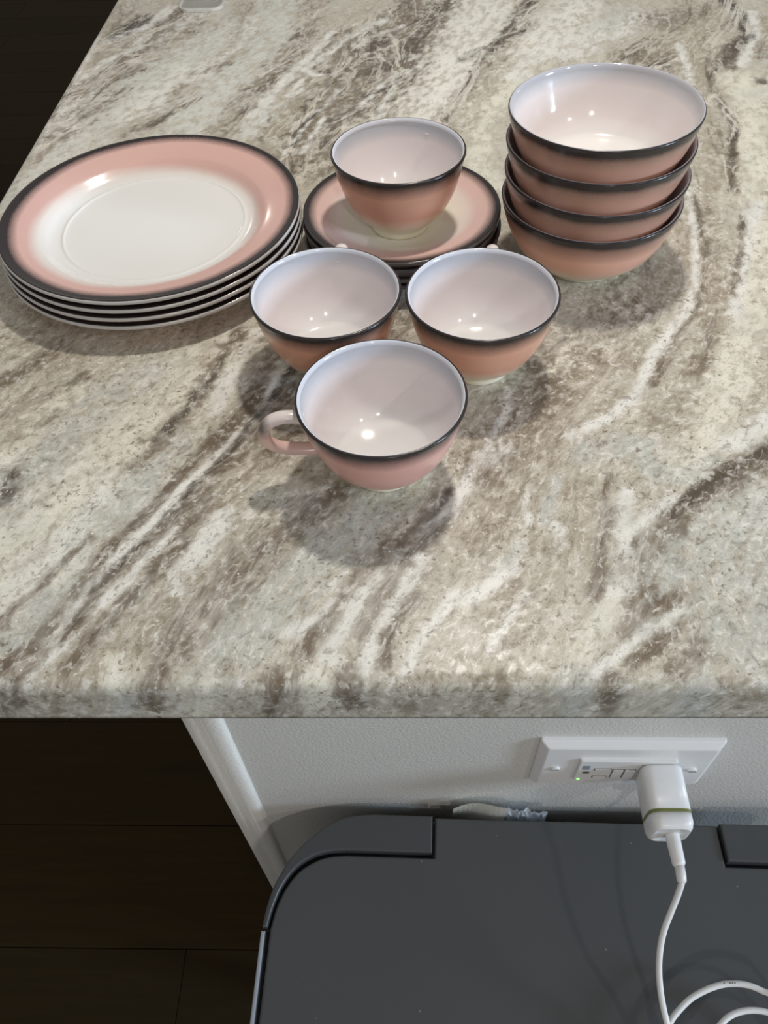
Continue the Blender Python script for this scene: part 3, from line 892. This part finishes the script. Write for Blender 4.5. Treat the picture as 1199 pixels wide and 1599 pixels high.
# ---- translucent plastic box at the far left edge
def mat_clear(name, col, trans=0.75, rough=0.25):
    m, nt, b = new_mat(name)
    tc = node(nt, 'ShaderNodeTexCoord'); n = noise(nt, tc.outputs['Object'], 40, 3)
    nt.links.new(mix_rgb(nt, n, tuple(c * 0.94 for c in col), col), b.inputs['Base Color'])
    b.inputs['Transmission Weight'].default_value = trans; b.inputs['Roughness'].default_value = rough; b.inputs['IOR'].default_value = 1.45
    return m
M_CLEAR = mat_clear('frosted_clear_plastic', (0.93, 0.91, 0.86), 0.80, 0.30)
lid = empty('plastic_container', (-0.235, 1.095, 0.0)); tag(lid, 'frosted clear plastic container with rounded corner, far back near the left counter edge', 'container')
ol = round_rect(-0.034, -0.064, 0.018, 0.064, 0.014, 6)
ol2 = round_rect(-0.0315, -0.0615, 0.0155, 0.0615, 0.012, 6)
obj_bm('container_panel', prism_bm(ol2, 0.0014, 0.0024, 0.0003, 2), M_CLEAR, lid)
bm = bmesh.new()
rings = []
for off, z in ((0, 0.0003), (0, 0.0036), (1, 0.0036), (1, 0.0003)):
    src = ol if off == 0 else round_rect(-0.0315, -0.0615, 0.0155, 0.0615, 0.0115, 6)
    rings.append([bm.verts.new((x, y, z)) for x, y in src])
for a, c in zip(rings, rings[1:] + rings[:1]):
    for k in range(len(a)): bm.faces.new((a[k], a[(k + 1) % len(a)], c[(k + 1) % len(a)], c[k]))
obj_bm('container_rim', bm, mat_clear('clear_plastic_rim', (0.95, 0.93, 0.88), 0.45, 0.3), lid)

# ================================================================== OUTLET
M_PLASTIC = plain('white_outlet_plastic', (0.86, 0.855, 0.85), 0.28, var=0.03)
M_PLASTIC2 = plain('white_receptacle_plastic', (0.82, 0.815, 0.80), 0.30, var=0.03)
M_SLOT = plain('slot_shadow', (0.10, 0.09, 0.08), 0.7)
M_LABEL = plain('grey_label', (0.26, 0.30, 0.36), 0.5, var=0.3, scale=900)
M_SCREW = plain('painted_screw', (0.82, 0.82, 0.80), 0.3)
def xz(bm):
    """(x,y,z) built flat -> stands on the wall: x stays, y becomes z, z becomes -y"""
    for v in bm.verts: v.co = (v.co.x, -v.co.z, v.co.y)
    return bm
OXc, OZc = 0.1322, -0.1595
out = empty('outlet', (OXc, 0.2100, OZc)); tag(out, 'white wall outlet mounted sideways, with test buttons and a green light, under the counter', 'outlet')
out.rotation_euler = (0, math.radians(1.0), 0)
def pl(name, x0, z0, x1, z1, r, y0, y1, mat, bev=0.0004, parent=None, seg=4):
    return obj_bm(name, xz(prism_bm(round_rect(x0, z0, x1, z1, r, seg), y0, y1, bev, 3)), mat, parent or out)
# cover with sloping sides
bm = bmesh.new(); rings = []
for ins, y in ((0.0, 0.0), (0.0, 0.0018), (0.0006, 0.0030), (0.0042, 0.0058), (0.0052, 0.0062)):
    rings.append([bm.verts.new((x, z, y)) for x, z in round_rect(-0.0570 + ins, -0.0330 + ins, 0.0570 - ins, 0.0330 - ins, 0.0012, 3)])
for a, c in zip(rings, rings[1:]):
    for k in range(len(a)): bm.faces.new((a[k], a[(k + 1) % len(a)], c[(k + 1) % len(a)], c[k]))
bm.faces.new(rings[-1]); bm.faces.new(rings[0][::-1])
obj_bm('cover_plate', xz(bm), M_PLASTIC, out)
rcp = pl('receptacle', -0.0305, -0.0165, 0.0305, 0.0148, 0.0012, 0.0055, 0.0085, M_PLASTIC2, 0.0007)
for x0, z0, x1, z1 in ((-0.0195, 0.0010, -0.0095, 0.0034), (-0.0190, -0.0112, -0.0105, -0.0088)):
    pl('slot_recess', x0 - 0.0006, z0 - 0.0006, x1 + 0.0006, z1 + 0.0006, 0.0004, 0.0080, 0.00856, M_SLOT, 0, rcp)
    pl('slot_shutter', x0, z0, x1, z1, 0.0003, 0.0080, 0.0089, M_SCREW, 0, rcp)
pl('ground_hole', -0.0268, -0.0045, -0.0222, -0.0016, 0.0013, 0.0080, 0.0087, M_SLOT, 0, rcp)
pl('grey_label', -0.0276, 0.0020, -0.0232, 0.0080, 0.0003, 0.0080, 0.0087, M_LABEL, 0, rcp)['label'] = 'small grey printed label'
for x0, x1 in ((-0.0078, -0.0012), (-0.0002, 0.0064)):
    pl('button_gap', x0 - 0.0005, -0.0112, x1 + 0.0005, 0.0028, 0.0005, 0.0080, 0.00858, M_SLOT, 0, rcp)
    pl('push_button', x0, -0.0106, x1, 0.0022, 0.0004, 0.0080, 0.0094, M_PLASTIC, 0.0004, rcp)
m, nt, b = new_mat('green_light'); b.inputs['Base Color'].default_value = (0.2, 0.9, 0.2, 1); b.inputs['Emission Color'].default_value = (0.25, 1.0, 0.2, 1); b.inputs['Emission Strength'].default_value = 1.6
o = pl('indicator_light', -0.0288, -0.0150, -0.0268, -0.0134, 0.0007, 0.0080, 0.0090, m, 0.0003, rcp); o['label'] = 'lit green indicator light'
for sx in (-0.0440, 0.0440):
    bm = xz(prism_bm([(0.0030 * math.cos(a), 0.0030 * math.sin(a)) for a in np.linspace(0, 2 * math.pi, 17)[:-1]], 0.0058, 0.0076, 0.0008, 3))
    for v in bm.verts: v.co.x += sx; v.co.z += -0.0025
    s = obj_bm('screw', bm, M_SCREW, out)
    obj_bm('screw_slot', box_bm(sx - 0.0024, -0.00775, -0.0029, sx + 0.0024, -0.0074, -0.0021), M_SLOT, s)

# ================================================================== CHARGER AND CABLE
def loft_y(secs, bm=None):
    """sections: (y, cx, cz, half width, half height, corner power)"""
    bm = bm or bmesh.new(); rings = []; n = 40
    for y, cx, cz, hw, hh, pw_ in secs:
        ring = []
        for k in range(n):
            a = 2 * math.pi * k / n
            c, s = math.cos(a), math.sin(a)
            ring.append(bm.verts.new((cx + hw * math.copysign(abs(c) ** (2 / pw_), c), y, cz + hh * math.copysign(abs(s) ** (2 / pw_), s))))
        rings.append(ring)
    for a, c in zip(rings, rings[1:]):
        for k in range(n): bm.faces.new((a[k], a[(k + 1) % n], c[(k + 1) % n], c[k]))
    bm.faces.new(rings[0]); bm.faces.new(rings[-1][::-1])
    return bm
M_CHARGER = plain('white_charger_plastic', (0.86, 0.855, 0.855), 0.30, var=0.02)
M_RING = plain('olive_green_ring', (0.20, 0.22, 0.07), 0.4)
cg = empty('charger', (0.1535, 0.2014, -0.1610)); tag(cg, 'white charger block with a green ring, plugged into the outlet', 'charger')
hw, hh = 0.0132, 0.0142
obj_bm('charger_body', loft_y([(0.0, 0, 0, hw - 0.0012, hh - 0.0012, 4.5), (-0.0010, 0, 0, hw - 0.0002, hh - 0.0002, 4.5), (-0.0025, 0, 0, hw, hh, 4.5), (-0.0285, 0, 0, hw, hh, 4.5)]), M_CHARGER, cg, smooth=True)
obj_bm('green_ring', loft_y([(-0.0280, 0, 0, hw + 0.0001, hh + 0.0001, 4.5), (-0.0299, 0, 0, hw + 0.0001, hh + 0.0001, 4.5)]), M_RING, cg, smooth=False)['label'] = 'olive green ring'
obj_bm('end_cap', loft_y([(-0.0297, 0, 0, hw, hh, 4.5), (-0.0350, 0, 0, hw, hh, 4.5), (-0.0380, 0, 0, hw - 0.0008, hh - 0.0008, 4.2), (-0.0396, 0, 0, hw - 0.0022, hh - 0.0024, 4),
    (-0.0398, 0, 0, hw - 0.0030, hh - 0.0032, 4), (-0.0388, 0, 0, hw - 0.0036, hh - 0.0040, 4)]), M_CHARGER, cg, smooth=True)
CPX, CPZ = 0.1550, -0.1620
cab = empty('charging_cable', (CPX, 0.162, CPZ)); tag(cab, 'white charging cable hanging from the charger and looping over the printer', 'cable')
M_CABLE = plain('white_cable_sleeve', (0.84, 0.84, 0.83), 0.4, var=0.03)
M_CABLE2 = plain('connector_plastic', (0.87, 0.86, 0.855), 0.32, var=0.02)
L = lambda p: (p[0] - CPX, p[1] - 0.162, p[2] - CPZ)
obj_bm('connector', tube_bm([(0, 0.0015, 0), (0, -0.0005, 0), (0, -0.0030, 0), (0.0004, -0.0165, 0.0002), (0.0005, -0.0182, 0.0002)], [0.0044, 0.0044, 0.0044, 0.0040, 0.0030], 20), M_CABLE2, cab, smooth=True)
obj_bm('strain_relief', tube_bm([(0.0005, -0.0170, 0.0002), (0.0005, -0.0230, -0.0001), (0.0003, -0.0265, -0.0006), (0.0002, -0.0272, -0.0008)], [0.0030, 0.0030, 0.0028, 0.0020], 16), M_CABLE2, cab, smooth=True)
cord_pts = [(0.1554,0.1370,-0.1624), (0.1551,0.1343,-0.1640), (0.1528,0.1286,-0.1696), (0.1490,0.1214,-0.1751), (0.1449,0.1134,-0.1807), (0.1421,0.1048,-0.1862), (0.1405,0.0946,-0.1918), (0.1406,0.0845,-0.1974), (0.1419,0.0768,-0.2029), (0.1439,0.0691,-0.2085), (0.1490,0.0450,-0.2185), (0.1600,0.0120,-0.2275), (0.1900,-0.0180,-0.2315), (0.2260,-0.0100,-0.2318), (0.2360,0.0150,-0.2315), (0.2220,0.0340,-0.2310), (0.1930,0.0300,-0.2300), (0.1650,0.0300,-0.2290), (0.1500,0.0400,-0.2260), (0.1433,0.0624,-0.2200), (0.1485,0.0705,-0.2193), (0.1541,0.0762,-0.2187), (0.1629,0.0828,-0.2180), (0.1730,0.0875,-0.2173), (0.1827,0.0903,-0.2167), (0.1903,0.0909,-0.2160), (0.1981,0.0901,-0.2153), (0.2055,0.0872,-0.2147), (0.2130,0.0821,-0.2140), (0.2280,0.0600,-0.2210), (0.2360,0.0400,-0.2270), (0.2280,0.0100,-0.2300), (0.2000,-0.0080,-0.2310), (0.1720,0.0100,-0.2280), (0.1584,0.0489,-0.2190), (0.1686,0.0613,-0.2187), (0.1793,0.0708,-0.2184), (0.1850,0.0744,-0.2181), (0.1913,0.0765,-0.2179), (0.1988,0.0773,-0.2176), (0.2071,0.0762,-0.2173), (0.2147,0.0727,-0.2170), (0.2260,0.0580,-0.2210), (0.2440,0.0430,-0.2275), (0.2620,0.0200,-0.2300), (0.2700,-0.0400,-0.2312)]
obj_bm('cord', tube_bm([L(p) for p in spline(cord_pts, 8)], 0.00185, 12), M_CABLE, cab, smooth=True)

bm = bmesh.new()
for k, (px_, py_) in enumerate(((0.1838, 0.0908), (0.1873, 0.0908), (0.1888, 0.0909), (0.1903, 0.0909))):
    box_bm(px_ - CPX - 0.0004, py_ - 0.162 - 0.00025, -0.2155 - CPZ + 0.00165, px_ - CPX + 0.0004, py_ - 0.162 + 0.00035, -0.2155 - CPZ + 0.00195, bm=bm)
obj_bm('printed_marks', bm, plain('grey_print', (0.12, 0.12, 0.12), 0.6), cab)['label'] = 'tiny dark printed marks'

# ================================================================== PRINTER
def mat_printer(name, col, rough):
    m, nt, b = new_mat(name)
    tc = node(nt, 'ShaderNodeTexCoord'); f = noise(nt, tc.outputs['Object'], 1400, 2); g = noise(nt, tc.outputs['Object'], 12, 4)
    vo = node(nt, 'ShaderNodeTexVoronoi'); vo.inputs['Scale'].default_value = 75; nt.links.new(tc.outputs['Object'], vo.inputs['Vector'])
    sc_ = node(nt, 'ShaderNodeSeparateColor'); nt.links.new(vo.outputs['Color'], sc_.inputs[0])
    dust = math_node(nt, 'MULTIPLY', mapr(nt, vo.outputs['Distance'], 0.03, 0.07, 1, 0), math_node(nt, 'GREATER_THAN', sc_.outputs[0], 0.82))
    c = mix_rgb(nt, g, tuple(x * 0.93 for x in col), tuple(x * 1.07 for x in col))
    c = mix_rgb(nt, math_node(nt, 'MULTIPLY', dust, 0.5), c, (0.30, 0.30, 0.29))
    nt.links.new(c, b.inputs['Base Color']); b.inputs['Roughness'].default_value = rough; b.inputs['Specular IOR Level'].default_value = 0.4
    bump(nt, f, 0.12, 0.0004, b)
    return m
M_LID = mat_printer('dark_grey_printer_plastic', (0.080, 0.083, 0.084), 0.48)
M_BODY = mat_printer('charcoal_printer_plastic', (0.072, 0.075, 0.077), 0.40)
M_EDGE_SHEEN = plain('painted_edge_sheen', (0.36, 0.40, 0.46), 0.28)
M_DARK = plain('printer_gap', (0.006, 0.006, 0.007), 0.7)
PX0, PX1 = -0.1078, 0.3200
PCX = (PX0 + PX1) / 2; PYR = 0.1945; PYF = -0.125
pr = empty('printer', (PCX, 0.03, -0.385)); tag(pr, 'dark grey flatbed printer seen from above, standing against the wall under the counter', 'printer')
pr.rotation_euler = (0, 0, math.radians(-1.3))
ZT = 0.150                                   # lid top above the printer's base
def rounded(pts, i, j):
    """smooth the points i..j of an outline"""
    return pts[:i] + [(float(p[0]), float(p[1])) for p in spline(pts[i:j + 1], 3)] + pts[j + 1:]
def mir(pts): return pts + [(-x, y) for x, y in reversed(pts)]
half = [(-0.2139, -0.150), (-0.2139, 0.088), (-0.2128, 0.0995), (-0.2100, 0.112), (-0.2050, 0.1235), (-0.1975, 0.1360), (-0.1860, 0.1480), (-0.1740, 0.1570), (-0.1610, 0.1625), (-0.1450, 0.1645), (-0.05, 0.1645)]
obj_bm('base_body', prism_bm(mir(rounded(half, 1, 9)), 0.0, ZT - 0.0085, 0.002, 3), M_BODY, pr)
lidh = [(-0.2104, -0.146), (-0.2088, 0.088), (-0.2066, 0.1000), (-0.2018, 0.1128), (-0.1940, 0.1240), (-0.1842, 0.1310), (-0.1740, 0.1350), (-0.1620, 0.1364), (-0.0995, 0.1364), (-0.0990, 0.1640)]
lidm = mir(rounded(lidh, 1, 7))
obj_bm('scanner_lid', prism_bm(lidm, ZT - 0.0080, ZT, 0.0016, 3), M_LID, pr)
# dark parting line under the lid
obj_bm('lid_gap', prism_bm(mir([(-0.2120, -0.147), (-0.2120, 0.088), (-0.2100, 0.1000), (-0.2060, 0.1150), (-0.1960, 0.1290), (-0.1860, 0.1350), (-0.1740, 0.1378), (-0.1620, 0.1384), (-0.0972, 0.1384), (-0.0972, 0.1620)]), ZT - 0.0100, ZT - 0.0074), M_DARK, pr)
# hinge covers at the rear corners
hc = [(-0.2139, 0.0885), (-0.2128, 0.0995), (-0.2100, 0.112), (-0.2050, 0.1235), (-0.1975, 0.1360), (-0.1860, 0.1480), (-0.1740, 0.1570), (-0.1610, 0.1625), (-0.1450, 0.1645), (-0.1008, 0.1645),
      (-0.1012, 0.1392), (-0.1620, 0.1392), (-0.1750, 0.1378), (-0.1860, 0.1338), (-0.1960, 0.1262), (-0.2040, 0.1140), (-0.2086, 0.1000), (-0.2106, 0.0885)]
hc = rounded(hc, 11, 17); hc = rounded(hc, 0, 8)
obj_bm('hinge_cover', prism_bm(hc, ZT - 0.0086, ZT + 0.0026, 0.0013, 3), M_BODY, pr)
obj_bm('hinge_cover', prism_bm([(-x, y) for x, y in hc], ZT - 0.0086, ZT + 0.0026, 0.0013, 3), M_BODY, pr)
# side edge strips; bluish bevel sheen painted in as a lighter colour
for s in (-1, 1):
    obj_bm('side_sheen_strip', prism_bm([(s * 0.2150, -0.150), (s * 0.2150, 0.0870), (s * 0.2121, 0.0870), (s * 0.2121, -0.150)], ZT - 0.0300, ZT - 0.0010, 0.0010, 3), M_EDGE_SHEEN, pr)['label'] = 'side edge strip with bluish sheen painted on'
# front: control panel, output slot, tray
obj_bm('control_panel', box_bm(-0.19, -0.1560, 0.085, 0.19, -0.1495, 0.128, 0.003), M_BODY, pr)
obj_bm('paper_tray', box_bm(-0.14, -0.2000, 0.018, 0.14, -0.1490, 0.034, 0.002), M_BODY, pr)
# low stand that carries the printer
M_STAND = plain('dark_stand_wood', (0.035, 0.025, 0.018), 0.5, var=0.2, scale=30)
st = empty('printer_stand', (PCX, 0.03, -ZC)); tag(st, 'dark wooden stand underneath the grey printer', 'stand')
st.rotation_euler = (0, 0, math.radians(-1.3))
sth = ZC - 0.385
obj_bm('stand_top', box_bm(-0.20, -0.14, sth - 0.022, 0.20, 0.15, sth - 0.0002, 0.003), M_STAND, st)
for sx in (-0.18, 0.18):
    for sy in (-0.12, 0.13):
        obj_bm('leg', box_bm(sx - 0.016, sy - 0.016, 0, sx + 0.016, sy + 0.016, sth - 0.0215, 0.002), M_STAND, st)

# ================================================================== SCRAPS BEHIND THE PRINTER
def sheet(name, corners_fn, nu, nv, mat, loc, th=0.0004):
    bm = bmesh.new(); g = [[bm.verts.new(corners_fn(i / nu, j / nv)) for i in range(nu + 1)] for j in range(nv + 1)]
    for j in range(nv):
        for i in range(nu): bm.faces.new((g[j][i], g[j][i + 1], g[j + 1][i + 1], g[j + 1][i]))
    bmesh.ops.solidify(bm, geom=list(bm.faces), thickness=th)
    return obj_bm(name, bm, mat, None, (loc[0], loc[1], loc[2] + ZC), smooth=False)
M_PAPER = plain('off_white_paper', (0.78, 0.77, 0.72), 0.6, var=0.05)
def paper_fn(u, v):
    x = 0.024 + 0.040 * u; top = -0.2315 + 0.006 * math.sin(u * 2.6) + 0.004 * u
    return (x - 0.045, 0.0020 * math.sin(u * 5 + v * 2) + 0.003 * v * (1 - u), (top + 0.235) * (1 - v) - 0.045 * v)
tag(sheet('paper_scrap', paper_fn, 12, 6, M_PAPER, (0.045, 0.2015, -0.235)), 'off-white paper corner poking up between the printer and the wall', 'paper')
M_WRAP = mat_clear('crumpled_clear_film', (0.86, 0.91, 0.98), 0.25, 0.12)
rw = random.Random(11); jit = [[(rw.uniform(-1, 1), rw.uniform(-1, 1)) for _ in range(20)] for _ in range(12)]
def film_fn(u, v):
    i, j = int(round(u * 16)), int(round(v * 8)); a, c = jit[j][i]
    top = 0.0065 * (1 - u) ** 0.7 + 0.0009 * a
    return (0.030 * u - 0.015 + 0.0004 * c, 0.0012 * a + 0.0006 * c, top * (1 - v) - 0.035 * v)
tag(sheet('plastic_wrapper', film_fn, 16, 8, M_WRAP, (0.0765, 0.2005, -0.235), 0.0003), 'crumpled shiny clear plastic wrapper stuck behind the printer, right of the paper corner', 'wrapper')
